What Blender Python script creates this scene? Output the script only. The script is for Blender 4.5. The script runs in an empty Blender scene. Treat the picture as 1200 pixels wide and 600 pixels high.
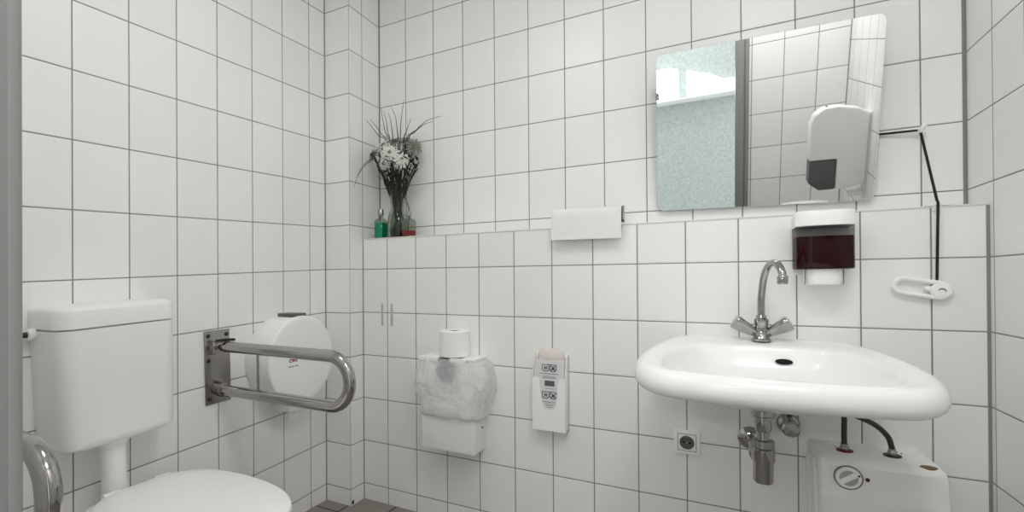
import bpy, bmesh, math, random
from mathutils import Vector, Matrix, noise
random.seed(7)
SC = bpy.context.scene
COL = SC.collection
PI = math.pi

# ------------------------------------------------------------------ measured room (metres)
LW = -0.1455          # left wall plane x
RW = 2.1069           # right wall plane x
PF = -0.0934          # pillar front plane y
UB = 0.1337           # upper back wall plane y (the half-height wall in front of it is y = 0)
LEDGE = 1.2169        # top of the half-height wall
FW = -1.66            # inner face of the wall with the doorway
CEIL = 2.5
TP, TV, Z0 = 0.15413, 0.2, 0.07414     # tile pitches and first course


def s2l(c):
    return tuple(((v / 255) / 12.92 if v / 255 <= .04045 else ((v / 255 + .055) / 1.055) ** 2.4) for v in c) + (1,)


# ------------------------------------------------------------------ materials
def new_mat(name):
    m = bpy.data.materials.new(name)
    m.use_nodes = True
    return m, m.node_tree, m.node_tree.nodes['Principled BSDF']


def plain(name, rgb, rough=.4, metal=0., spec=.5, coat=0., bump=0., bscale=60., var=0., emit=None, alpha=1., trans=0., ior=1.45):
    m, nt, b = new_mat(name)
    b.inputs['Base Color'].default_value = s2l(rgb)
    b.inputs['Roughness'].default_value = rough
    b.inputs['Metallic'].default_value = metal
    b.inputs['Specular IOR Level'].default_value = spec
    b.inputs['Coat Weight'].default_value = coat
    b.inputs['Alpha'].default_value = alpha
    b.inputs['Transmission Weight'].default_value = trans
    b.inputs['IOR'].default_value = ior
    tc = nt.nodes.new('ShaderNodeTexCoord')
    nz = nt.nodes.new('ShaderNodeTexNoise')
    nz.inputs['Scale'].default_value = bscale
    nz.inputs['Detail'].default_value = 3
    nt.links.new(tc.outputs['Object'], nz.inputs['Vector'])
    if var:
        mx = nt.nodes.new('ShaderNodeMix'); mx.data_type = 'RGBA'
        mx.inputs[6].default_value = tuple(v * (1 - var) for v in s2l(rgb)[:3]) + (1,)
        mx.inputs[7].default_value = tuple(min(1, v * (1 + var)) for v in s2l(rgb)[:3]) + (1,)
        nt.links.new(nz.outputs['Fac'], mx.inputs[0])
        nt.links.new(mx.outputs[2], b.inputs['Base Color'])
    if bump:
        bp = nt.nodes.new('ShaderNodeBump')
        bp.inputs['Strength'].default_value = bump
        bp.inputs['Distance'].default_value = .002
        nt.links.new(nz.outputs['Fac'], bp.inputs['Height'])
        nt.links.new(bp.outputs['Normal'], b.inputs['Normal'])
    if emit:
        b.inputs['Emission Color'].default_value = s2l(emit[0])
        b.inputs['Emission Strength'].default_value = emit[1]
    return m


def tile_mat(name, axis, u0, pu, v0, pv, tilt=0., tref=0., edges=(), grout=.0036, col=(242, 242, 241), gcol=(132, 128, 122), vaxis='Z', rough=.34):
    """Glazed tiles: joints at u0 + n*pu along `axis`, v0 + n*pv up; `edges` are (position, width) silicone joints."""
    m, nt, b = new_mat(name)
    N, L = nt.nodes, nt.links

    def mth(op, a, c=None, d=None):
        n = N.new('ShaderNodeMath'); n.operation = op
        for i, v in enumerate((a, c, d)):
            if v is None: continue
            if isinstance(v, (int, float)): n.inputs[i].default_value = v
            else: L.new(v, n.inputs[i])
        return n.outputs[0]
    tc = N.new('ShaderNodeTexCoord')
    sx = N.new('ShaderNodeSeparateXYZ'); L.new(tc.outputs['Object'], sx.inputs[0])
    u = sx.outputs[axis]; v = sx.outputs[vaxis]
    if tilt:
        v = mth('ADD', v, mth('MULTIPLY', mth('SUBTRACT', u, tref), tilt))
    un = mth('DIVIDE', mth('SUBTRACT', u, u0), pu)
    vn = mth('DIVIDE', mth('SUBTRACT', v, v0), pv)

    def dist(q, p):
        f = mth('FRACT', q)
        return mth('MULTIPLY', mth('MINIMUM', f, mth('SUBTRACT', 1., f)), p)
    d = mth('MINIMUM', dist(un, pu), dist(vn, pv))

    def sstep(x, a, c):
        r = N.new('ShaderNodeMapRange'); r.interpolation_type = 'SMOOTHSTEP'
        L.new(x, r.inputs['Value'])
        r.inputs['From Min'].default_value = a; r.inputs['From Max'].default_value = c
        return r.outputs['Result']
    face = sstep(d, grout / 2 - .0006, grout / 2 + .0006)          # 1 on the tile, 0 in the joint
    dome = sstep(d, grout / 2, grout / 2 + .004)
    sil = None
    for pos, w in edges:
        e = mth('ABSOLUTE', mth('SUBTRACT', u, pos))
        s = sstep(e, w - .001, w + .0008)
        sil = s if sil is None else mth('MULTIPLY', sil, s)
    # one slightly different glaze per tile
    cb = N.new('ShaderNodeCombineXYZ')
    L.new(mth('FLOOR', un), cb.inputs[0]); L.new(mth('FLOOR', vn), cb.inputs[1])
    wn = N.new('ShaderNodeTexWhiteNoise'); wn.noise_dimensions = '2D'; L.new(cb.outputs[0], wn.inputs['Vector'])
    nz = N.new('ShaderNodeTexNoise'); nz.inputs['Scale'].default_value = 7; nz.inputs['Detail'].default_value = 3
    L.new(tc.outputs['Object'], nz.inputs['Vector'])
    base = s2l(col)
    mxa = N.new('ShaderNodeMix'); mxa.data_type = 'RGBA'
    mxa.inputs[6].default_value = tuple(x * .955 for x in base[:3]) + (1,)
    mxa.inputs[7].default_value = tuple(min(1, x * 1.03) for x in base[:3]) + (1,)
    L.new(mth('ADD', mth('MULTIPLY', wn.outputs['Value'], .6), mth('MULTIPLY', nz.outputs['Fac'], .4)), mxa.inputs[0])
    gz = N.new('ShaderNodeTexNoise'); gz.inputs['Scale'].default_value = 25
    L.new(tc.outputs['Object'], gz.inputs['Vector'])
    mxg = N.new('ShaderNodeMix'); mxg.data_type = 'RGBA'
    g = s2l(gcol)
    mxg.inputs[6].default_value = tuple(x * .75 for x in g[:3]) + (1,)
    mxg.inputs[7].default_value = tuple(x * 1.3 for x in g[:3]) + (1,)
    L.new(gz.outputs['Fac'], mxg.inputs[0])
    mx = N.new('ShaderNodeMix'); mx.data_type = 'RGBA'
    L.new(face, mx.inputs[0]); L.new(mxg.outputs[2], mx.inputs[6]); L.new(mxa.outputs[2], mx.inputs[7])
    out = mx.outputs[2]
    msk = face
    if sil is not None:
        m2 = N.new('ShaderNodeMix'); m2.data_type = 'RGBA'
        L.new(sil, m2.inputs[0]); m2.inputs[6].default_value = s2l((140, 137, 131)); L.new(out, m2.inputs[7])
        out = m2.outputs[2]; msk = mth('MULTIPLY', face, sil)
    L.new(out, b.inputs['Base Color'])
    r = N.new('ShaderNodeMapRange'); L.new(msk, r.inputs['Value'])
    r.inputs['To Min'].default_value = .8; r.inputs['To Max'].default_value = rough
    L.new(r.outputs[0], b.inputs['Roughness'])
    wv = N.new('ShaderNodeTexNoise'); wv.inputs['Scale'].default_value = 9; wv.inputs['Detail'].default_value = 2
    L.new(tc.outputs['Object'], wv.inputs['Vector'])
    bp = N.new('ShaderNodeBump'); bp.inputs['Strength'].default_value = .5; bp.inputs['Distance'].default_value = .0012
    L.new(mth('ADD', dome, mth('MULTIPLY', wv.outputs['Fac'], .55)), bp.inputs['Height'])
    L.new(bp.outputs['Normal'], b.inputs['Normal'])
    return m


M = {}
M['ceramic'] = plain('white_ceramic', (245, 245, 244), .22, coat=.1)
M['cistern'] = plain('cistern_plastic', (242, 242, 239), .32, bump=.02, bscale=40)
M['plastic'] = plain('white_plastic', (247, 247, 245), .35)
M['plastic2'] = plain('matt_white_plastic', (236, 236, 233), .45)
M['enamel'] = plain('heater_shell', (240, 239, 236), .38, bump=.05, bscale=30, var=.02)
M['chrome'] = plain('chrome', (172, 170, 167), .12, metal=1, bump=.12, bscale=25)
M['steel'] = plain('brushed_steel', (160, 157, 153), .22, metal=1, bump=.25, bscale=18)
M['black'] = plain('black_rubber', (16, 16, 16), .5)
M['cord'] = plain('black_cord', (8, 8, 8), .6, bump=.3, bscale=400)
M['dark'] = plain('dark_plastic', (38, 38, 38), .45)
M['grey'] = plain('grey_plastic', (92, 92, 92), .35)
M['hose'] = plain('hose_grey', (58, 57, 55), .45, bump=.5, bscale=300)
M['red_ring'] = plain('red_ring', (96, 22, 22), .4)
M['blue_ring'] = plain('dark_blue_ring', (24, 27, 36), .4)
M['badge'] = plain('brass_badge', (112, 84, 38), .45, metal=.2, bump=.4, bscale=200, var=.3)
M['paper'] = plain('white_paper', (234, 232, 229), .9, bump=.4, bscale=35)
M['tissue'] = plain('tissue', (249, 248, 246), .95, bump=.3, bscale=140)
M['card'] = plain('cardboard', (120, 105, 88), .9)
M['carton'] = plain('carton', (222, 222, 222), .7)
M['ink'] = plain('blue_ink', (52, 72, 92), .7)
M['inkgrey'] = plain('grey_ink', (96, 98, 102), .7)
M['inkred'] = plain('red_ink', (140, 22, 34), .5)
M['wrap'] = plain('crumpled_wrap', (222, 214, 208), .4, bump=.8, bscale=90)
M['recess_shade'] = plain('dial_recess_shade', (176, 175, 171), .5)  # grey for the shade in the dial's grip hollows
M['disc'] = plain('blue_grey_disc', (84, 94, 124), .5)
M['frame'] = plain('grey_door_frame', (140, 140, 138), .42, bump=.15, bscale=120)
M['ceil'] = plain('white_ceiling', (244, 244, 242), .9, bump=.1, bscale=40)
M['paint'] = plain('corridor_plaster', (208, 216, 214), .85, bump=1., bscale=48, var=.3)
M['corr'] = plain('corridor_white', (222, 224, 222), .8)
M['trim'] = plain('white_trim', (224, 222, 217), .35)
M['lamp'] = plain('lamp_diffuser', (255, 255, 255), .5, emit=((255, 252, 248), 4.))
M['lit'] = plain('lit_diffuser', (255, 255, 255), .5, emit=((250, 252, 252), 1.8))
M['green'] = plain('green_liquid', (20, 178, 138), .15, var=.35, bscale=90, emit=None, spec=.5)
M['redliq'] = plain('red_liquid', (160, 12, 22), .15)
M['soap'] = plain('burgundy_soap', (66, 0, 6), .3, spec=.15)
M['stem'] = plain('dry_stem', (58, 60, 52), .8, var=.3, bscale=60)
M['blade'] = plain('dry_grass', (74, 76, 70), .8, var=.2, bscale=60)
M['leaf'] = plain('dark_leaf', (46, 48, 42), .8, var=.3, bscale=60)
M['petal'] = plain('white_petal', (226, 226, 220), .8, var=.1, bscale=120)
M['petal_grey'] = plain('faded_petal', (140, 140, 134), .85, var=.25, bscale=120)
M['eye'] = plain('flower_centre', (128, 124, 96), .9, bump=.5, bscale=400)
M['mirror'] = plain('mirror_glass', (236, 239, 238), .012, metal=1)
M['void'] = plain('hole_black', (6, 6, 6), .8)
M['smudge'] = plain('glue_mark', (190, 187, 182), .6)


def glass(name, rgb, a=.25, rough=.05):
    """Clear thin-walled glass: mostly see-through with a glossy coat."""
    m, nt, b = new_mat(name)
    N, L = nt.nodes, nt.links
    tr = N.new('ShaderNodeBsdfTransparent'); tr.inputs[0].default_value = s2l(rgb)
    gl = N.new('ShaderNodeBsdfGlossy'); gl.inputs['Roughness'].default_value = rough
    gl.inputs['Color'].default_value = (.9, .9, .9, 1)
    lw = N.new('ShaderNodeLayerWeight'); lw.inputs['Blend'].default_value = .25
    mr = N.new('ShaderNodeMapRange'); L.new(lw.outputs['Fresnel'], mr.inputs['Value'])
    mr.inputs['To Min'].default_value = a * .3; mr.inputs['To Max'].default_value = min(1, a * 3)
    mx = N.new('ShaderNodeMixShader'); L.new(mr.outputs[0], mx.inputs[0])
    L.new(tr.outputs[0], mx.inputs[1]); L.new(gl.outputs[0], mx.inputs[2])
    L.new(mx.outputs[0], N['Material Output'].inputs['Surface'])
    return m


M['glass'] = glass('clear_glass', (214, 222, 212), .1)
M['tank'] = glass('clear_tank', (205, 204, 204), .07)
# thin plastic film: part see-through, part milky
m, nt, b = new_mat('plastic_film')
b.inputs['Base Color'].default_value = s2l((250, 250, 249)); b.inputs['Roughness'].default_value = .3
tl = nt.nodes.new('ShaderNodeBsdfTranslucent'); tl.inputs[0].default_value = s2l((252, 252, 251))
tr = nt.nodes.new('ShaderNodeBsdfTransparent'); tr.inputs[0].default_value = (1, 1, 1, 1)
a1 = nt.nodes.new('ShaderNodeMixShader'); a1.inputs[0].default_value = .5
a2 = nt.nodes.new('ShaderNodeMixShader')
tc = nt.nodes.new('ShaderNodeTexCoord'); nz = nt.nodes.new('ShaderNodeTexNoise')
nz.inputs['Scale'].default_value = 14; nz.inputs['Detail'].default_value = 4; nz.inputs['Distortion'].default_value = 1.2
nt.links.new(tc.outputs['Object'], nz.inputs['Vector'])
mr = nt.nodes.new('ShaderNodeMapRange'); nt.links.new(nz.outputs['Fac'], mr.inputs['Value'])
mr.inputs['From Min'].default_value = .3; mr.inputs['From Max'].default_value = .7
mr.inputs['To Min'].default_value = .06; mr.inputs['To Max'].default_value = .36
bp = nt.nodes.new('ShaderNodeBump'); bp.inputs['Strength'].default_value = .9; bp.inputs['Distance'].default_value = .02
nt.links.new(nz.outputs['Fac'], bp.inputs['Height']); nt.links.new(bp.outputs['Normal'], b.inputs['Normal'])
nt.links.new(b.outputs[0], a1.inputs[1]); nt.links.new(tl.outputs[0], a1.inputs[2])
nt.links.new(mr.outputs[0], a2.inputs[0]); nt.links.new(a1.outputs[0], a2.inputs[1]); nt.links.new(tr.outputs[0], a2.inputs[2])
nt.links.new(a2.outputs[0], nt.nodes['Material Output'].inputs['Surface'])
M['film'] = m


# ------------------------------------------------------------------ mesh builder
class MB:
    def __init__(s):
        s.v, s.f, s.mi, s.cur = [], [], [], 0

    def add(s, vs, fs):
        o = len(s.v)
        s.v += [tuple(p) for p in vs]
        for f in fs:
            s.f.append(tuple(i + o for i in f)); s.mi.append(s.cur)
        return s

    def box(s, x0, x1, y0, y1, z0, z1, r=0., seg=2, xf=None):
        bm = bmesh.new()
        bmesh.ops.create_cube(bm, size=1)
        for v in bm.verts:
            v.co = Vector(((x0 + x1) / 2 + v.co.x * (x1 - x0), (y0 + y1) / 2 + v.co.y * (y1 - y0), (z0 + z1) / 2 + v.co.z * (z1 - z0)))
        if r:
            bmesh.ops.bevel(bm, geom=list(bm.edges), offset=r, segments=seg, profile=.5, affect='EDGES')
        bm.verts.index_update()
        vs = [(xf @ v.co) if xf else v.co.copy() for v in bm.verts]
        fs = [[v.index for v in f.verts] for f in bm.faces]
        bm.free()
        return s.add(vs, fs)

    def rings(s, rs, cap0=True, cap1=True, closed=True, loop=False):
        n = len(rs[0]); vs = [p for r in rs for p in r]; fs = []
        R = len(rs)
        for k in range(R if loop else R - 1):
            k2 = (k + 1) % R
            for i in range(n if closed else n - 1):
                j = (i + 1) % n
                fs.append((k * n + i, k * n + j, k2 * n + j, k2 * n + i))
        if cap0 and not loop: fs.append(tuple(range(n - 1, -1, -1)))
        if cap1 and not loop: fs.append(tuple((R - 1) * n + i for i in range(n)))
        return s.add(vs, fs)

    def tube(s, pts, r, n=16, loop=False, cap=True):
        pts = [Vector(p) for p in pts]
        rr = r if isinstance(r, (list, tuple)) else [r] * len(pts)
        rs = []; K = len(pts); prev = None
        for i, p in enumerate(pts):
            if loop: t = pts[(i + 1) % K] - pts[i - 1]
            else: t = pts[min(i + 1, K - 1)] - pts[max(i - 1, 0)]
            t.normalize()
            if prev is None:
                a = Vector((0, 0, 1)) if abs(t.z) < .9 else Vector((1, 0, 0))
                nx = t.cross(a).normalized()
            else:
                nx = (prev - t * prev.dot(t)).normalized()
            prev = nx; ny = t.cross(nx)
            rs.append([p + (nx * math.cos(2 * PI * k / n) + ny * math.sin(2 * PI * k / n)) * rr[i] for k in range(n)])
        return s.rings(rs, cap, cap, True, loop)

    def lathe(s, prof, c, ax='z', n=40, cap=True):
        c = Vector(c); rs = []
        for r, h in prof:
            ring = []
            for k in range(n):
                a, b_ = r * math.cos(2 * PI * k / n), r * math.sin(2 * PI * k / n)
                ring.append(c + Vector({'z': (a, b_, h), 'y': (a, h, b_), 'x': (h, a, b_)}[ax]))
            rs.append(ring)
        return s.rings(rs, cap, cap)

    def prism(s, poly, ax, a, b, r=0., seg=2):
        """poly: 2-D outline in the plane across axis ax, extruded from a to b."""
        bm = bmesh.new()
        mk = {'x': lambda p, h: (h, p[0], p[1]), 'y': lambda p, h: (p[0], h, p[1]), 'z': lambda p, h: (p[0], p[1], h)}[ax]
        v0 = [bm.verts.new(mk(p, a)) for p in poly]; v1 = [bm.verts.new(mk(p, b)) for p in poly]
        n = len(poly)
        bm.faces.new(v0[::-1]); bm.faces.new(v1)
        for i in range(n):
            bm.faces.new((v0[i], v0[(i + 1) % n], v1[(i + 1) % n], v1[i]))
        bmesh.ops.recalc_face_normals(bm, faces=bm.faces)
        if r:
            eds = [e for e in bm.edges if len(e.link_faces) == 2 and e.calc_face_angle(0) > .5]
            bmesh.ops.bevel(bm, geom=eds, offset=r, segments=seg, profile=.5, affect='EDGES')
        bm.verts.index_update()
        vs = [v.co.copy() for v in bm.verts]; fs = [[v.index for v in f.verts] for f in bm.faces]
        bm.free()
        return s.add(vs, fs)

    def build(s, name, mats, parent=None, smooth=True, angle=40, recalc=True):
        me = bpy.data.meshes.new(name)
        inv = Matrix.Identity(4)
        if parent is not None:
            q = parent
            while q.parent: q = q.parent
            inv = q.matrix_basis.inverted()
        me.from_pydata([inv @ Vector(p) for p in s.v], [], s.f)
        mats = mats if isinstance(mats, (list, tuple)) else [mats]
        for m_ in mats: me.materials.append(m_)
        me.polygons.foreach_set('material_index', s.mi)
        if recalc:
            bm = bmesh.new(); bm.from_mesh(me)
            bmesh.ops.recalc_face_normals(bm, faces=bm.faces); bm.to_mesh(me); bm.free()
        if smooth:
            me.shade_smooth()
            me.set_sharp_from_angle(angle=math.radians(angle))
        me.update()
        o = bpy.data.objects.new(name, me)
        COL.objects.link(o)
        if parent is not None: o.parent = parent
        return o


def tag(o, label, cat, group=None):
    o['label'] = label; o['category'] = cat
    if group: o['group'] = group
    return o


def thing(name, label, cat, loc=(0, 0, 0), group=None):
    o = bpy.data.objects.new(name, None)
    o.empty_display_size = .05
    COL.objects.link(o)
    o.location = loc
    o.matrix_basis = Matrix.Translation(loc)
    return tag(o, label, cat, group)


def struct(o):
    o['kind'] = 'structure'
    return o


def spline(pts, n=8, closed=False):
    pts = [Vector(p) for p in pts]; K = len(pts); out = []
    for i in range(K if closed else K - 1):
        if closed: p0, p1, p2, p3 = pts[i - 1], pts[i], pts[(i + 1) % K], pts[(i + 2) % K]
        else: p0, p1, p2, p3 = pts[max(i - 1, 0)], pts[i], pts[i + 1], pts[min(i + 2, K - 1)]
        for k in range(n):
            t = k / n
            out.append(.5 * ((2 * p1) + (p2 - p0) * t + (2 * p0 - 5 * p1 + 4 * p2 - p3) * t * t + (3 * p1 - p0 - 3 * p2 + p3) * t ** 3))
    if not closed: out.append(pts[-1])
    return out


def text_mesh(name, body, size, mat, parent, place, depth=.0004):
    """place: 4x4 matrix (world) carrying the text plane."""
    cu = bpy.data.curves.new(name, 'FONT'); cu.body = body; cu.size = size
    cu.align_x = 'CENTER'; cu.align_y = 'CENTER'; cu.extrude = depth; cu.offset = size * .02
    t = bpy.data.objects.new(name + '_tmp', cu); COL.objects.link(t)
    dg = bpy.context.evaluated_depsgraph_get()
    me = bpy.data.meshes.new_from_object(t.evaluated_get(dg))
    bpy.data.objects.remove(t); bpy.data.curves.remove(cu)
    q = parent
    while q.parent: q = q.parent
    me.transform(q.matrix_basis.inverted() @ place)
    me.materials.clear(); me.materials.append(mat)
    o = bpy.data.objects.new(name, me); COL.objects.link(o); o.parent = parent
    return o


# ------------------------------------------------------------------ room shell
T = .12
TILT = .045
mt_left = tile_mat('tiles_left', 'Y', PF - .1006, TP, Z0, TV, tilt=-TILT, tref=PF, edges=((PF, .004),))
mt_up = tile_mat('tiles_back_upper', 'X', .1575, TP, Z0, TV, edges=((0, .004), (RW, .009)))
mt_dado = tile_mat('tiles_half_wall', 'X', .1399, TP, Z0, TV, edges=((0, .004), (RW, .008)))
mt_right = tile_mat('tiles_right', 'Y', -.0203, TP, Z0, TV, edges=((UB, .003),))
mt_front = tile_mat('tiles_front', 'X', 1.642, TP * 1.04, Z0 + .072, TV, edges=((RW, .005), (LW, .005)))
mt_pf = tile_mat('tiles_pillar_front', 'X', LW, .1455, Z0, TV, edges=((LW, .003), (0, .0012)))
mt_ps = tile_mat('tiles_pillar_side', 'Y', 0., TP, Z0, TV, edges=((UB, .004), (PF, .0006)))
mt_floor = tile_mat('floor_tiles', 'X', -.016, .2, -.164, .2, vaxis='Y', grout=.007, col=(140, 134, 127), gcol=(40, 36, 32), rough=.45)

w = MB().box(LW - T, LW, FW - T, UB + T, 0, CEIL); struct(w.build('wall_left', mt_left, smooth=False))
w = MB().box(LW - T, RW + T, UB, UB + T, 0, CEIL); struct(w.build('wall_back', mt_up, smooth=False))
w = MB().box(RW, RW + T, FW - T, UB + T, 0, CEIL); struct(w.build('wall_right', mt_right, smooth=False))
DX0, DX1, DZ = .957, 1.557, 2.06                 # doorway
w = MB()
w.box(LW - T, DX0 - .05, FW - T, FW, 0, CEIL); w.box(DX1 + .05, RW + T, FW - T, FW, 0, CEIL); w.box(DX0 - .05, DX1 + .05, FW - T, FW, DZ, CEIL)
struct(w.build('wall_front', mt_front, smooth=False))
# pillar in the corner and the half-height wall that carries the ledge
w = MB(); w.box(LW, 0, PF, UB, 0, CEIL)
o = w.build('wall_pillar', [mt_pf, mt_ps], smooth=False)
for p in o.data.polygons: p.material_index = 1 if abs(p.normal.x) > .5 else 0
struct(o)
mt_top = plain('ledge_tile', (238, 237, 234), .34)
w = MB(); w.box(0, RW, 0, UB, 0, LEDGE - .004)
o = w.build('wall_half', [mt_dado, mt_top], smooth=False)
for p in o.data.polygons: p.material_index = 1 if p.normal.z > .5 else 0
struct(o)
w = MB(); w.box(0, RW - .003, -.0022, .012, LEDGE - .004, LEDGE + .0015, .0012, 2)
struct(w.build('trim_1', M['trim']))
w = MB(); w.box(LW - T, RW + T, FW - .06, UB + T, -.1, 0); struct(w.build('floor', mt_floor, smooth=False))
w = MB(); w.box(LW - T - 1, RW + T + 1, -4.2, FW - .06, -.1, 0); struct(w.build('floor_corridor', plain('corridor_floor', (205, 206, 203), .5, var=.04, bscale=12), smooth=False))
w = MB(); w.box(LW - T, RW + T, -4.2, UB + T, CEIL, CEIL + .1); struct(w.build('ceiling', M['ceil'], smooth=False))
# small dark drain hole at the foot of the pillar
w = MB(); w.box(-.0001, .0016, -.088, -.074, .004, .022, .0007, 1)
struct(w.build('trim_2', M['void']))
# two dull adhesive strips left on the tiles of the half wall
for x in (.111, .164):
    w = MB(); w.box(x - .006, x + .006, -.0009, .0002, .815, .915, .0003, 1)
    struct(w.build('trim_3', M['smudge']))
# steel door frame: lining and rebated casing
w = MB()
for a, b_, g0, g1 in ((DX0 - .075, DX0, DX0 - .050, DX0 - .046), (DX1, DX1 + .072, DX1 + .046, DX1 + .050)):
    w.box(a, b_, FW - T - .012, FW + .010, 0, DZ + .04, .004, 2)                 # lining, with a raised casing either side of a groove
    w.box(a, g0, FW + .004, FW + .018, 0, DZ + .04, .003, 3); w.box(g1, b_, FW + .004, FW + .018, 0, DZ + .04, .005, 4)
w.box(DX0 - .075, DX1 + .072, FW - T - .012, FW + .018, DZ - .005, DZ + .05, .006, 3)
struct(w.build('door_1', M['frame']))
# the corridor outside
CY = -2.9
w = MB(); w.box(LW - T, RW + T, CY - .1, CY, 0, CEIL); struct(w.build('wall_corridor', M['paint'], smooth=False))
w = MB(); w.box(.2, 1.9, CY - .002, CY + .09, 1.385, 1.425, .004, 2); struct(w.build('trim_4', M['corr']))

# ------------------------------------------------------------------ toilet, cistern
CYC = -1.062
c = thing('toilet_cistern', 'white wall-hung toilet cistern with lid line, left of the grab rail plate', 'cistern', (LW, CYC, .6))
def rrect(x0, x1, y0, y1, r, n=6):
    """Outline in x,y whose two corners away from the wall (x1) are rounded."""
    pts = [(x0, y0)]
    for k in range(n + 1):
        a = -PI / 2 + PI / 2 * k / n; pts.append((x1 - r + r * math.cos(a), y0 + r + r * math.sin(a)))
    for k in range(n + 1):
        a = PI / 2 * k / n; pts.append((x1 - r + r * math.cos(a), y1 - r + r * math.sin(a)))
    pts.append((x0, y1))
    return pts
def loft_rr(mb, levels, n=6):
    mb.rings([[(p[0], p[1], z) for p in rrect(LW + .001 if i0 is None else i0, x1, y0, y1, r, n)] for (x1, y0, y1, r, z, i0) in levels])
y0, y1, xd = -1.207, -.890, LW + .160
mb = MB()
loft_rr(mb, [(xd - .05, y0 + .05, y1 - .05, .03, .578, None), (xd - .022, y0 + .02, y1 - .024, .04, .579, None), (xd - .010, y0 + .006, y1 - .016, .042, .588, None), (xd - .006, y0 + .002, y1 - .012, .045, .604, None),
             (xd - .001, y0 + .001, y1 - .002, .045, .899, None), (xd - .004, y0 + .004, y1 - .005, .043, .9005, None)])
mb.build('tank', M['cistern'], c)
mb = MB()
loft_rr(mb, [(xd - .004, y0 + .004, y1 - .005, .043, .904, None), (xd, y0, y1, .046, .905, None), (xd, y0, y1, .046, .948, None), (xd - .003, y0 + .003, y1 - .003, .044, .956, None),
             (xd - .011, y0 + .01, y1 - .011, .04, .961, None), (xd - .04, y0 + .04, y1 - .04, .03, .9625, None)])
mb.build('lid', M['cistern'], c)
mb = MB(); mb.lathe([(.012, 0), (.016, -.002), (.016, -.014), (.013, -.017), (.009, -.018)], (LW + .03, y0 + .002, .892), 'y', 20)
nut = mb.build('supply_nut', M['plastic'], c)
mb = MB(); mb.tube([(LW + .03, y0 - .016, .892), (LW + .03, y0 - .045, .892), (LW + .018, y0 - .06, .892), (LW + .002, y0 - .06, .892)], .0075, 12); mb.build('supply_pipe', M['dark'], nut)
px_ = LW + .088
mb = MB(); mb.lathe([(.034, .592), (.046, .590), (.046, .572), (.041, .566), (.036, .560), (.033, .548)], (px_, CYC, 0), 'z', 28)
fl = mb.build('flush_collar', M['cistern'], c)
mb = MB(); mb.tube(spline([(px_, CYC, .575), (px_, CYC, .46), (px_, CYC, .40), (px_ + .012, CYC, .36), (px_ + .05, CYC, .345)], 6), .031, 24); mb.build('flush_pipe', M['cistern'], c)
c.rotation_euler = (.045, 0, 0)

TYC = -1.022
t = thing('toilet', 'white toilet with its lid closed, below the cistern', 'toilet', (.2, TYC, 0))
def oval(xb, xf, hw, z, n=48, cx=None, back=.62, pw=2.35):
    """Toilet plan outline: blunt at the back (xb), long rounded at the front (xf)."""
    out = []
    cx = cx if cx is not None else xb + (xf - xb) * .42
    for k in range(n):
        a = 2 * PI * k / n; ca, sa = math.cos(a), math.sin(a)
        ex = pw if ca > 0 else 3.6
        rx = (xf - cx) if ca > 0 else (cx - xb)
        x = cx + rx * math.copysign(abs(ca) ** (2 / ex), ca)
        y = hw * math.copysign(abs(sa) ** (2 / ex), sa)
        if ca < 0: y *= 1 - (1 - .8) * (abs(x - cx) / rx) ** 2
        out.append((x, TYC + y, z))
    return out
mb = MB()
mb.rings([oval(.0, .30, .10, 0), oval(-.01, .31, .105, .02), oval(-.01, .30, .10, .12), oval(-.03, .36, .12, .22), oval(-.06, .47, .165, .33), oval(-.07, .50, .175, .385), oval(-.07, .505, .178, .402), oval(-.05, .47, .15, .406)])
mb.build('bowl', M['ceramic'], t)
mb = MB()
mb.rings([oval(.03, .505, .172, .408), oval(.02, .515, .178, .410), oval(.02, .518, .180, .420), oval(.03, .510, .176, .4245)])
mb.build('seat', M['plastic'], t)
mb = MB()
mb.rings([oval(.022, .518, .177, .426), oval(.01, .532, .183, .4275), oval(.006, .537, .186, .434), oval(.008, .534, .185, .443), oval(.018, .522, .176, .4485), oval(.05, .48, .145, .4515), oval(.12, .38, .08, .453)])
mb.build('lid', M['plastic'], t)
for dy in (-.07, .07):
    mb = MB(); mb.tube([(.0, TYC + dy - .022, .432), (.0, TYC + dy + .022, .432)], .012, 14); mb.box(-.012, .012, TYC + dy - .012, TYC + dy + .012, .404, .43, .003)
    mb.build('hinge', M['plastic'], t)

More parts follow.
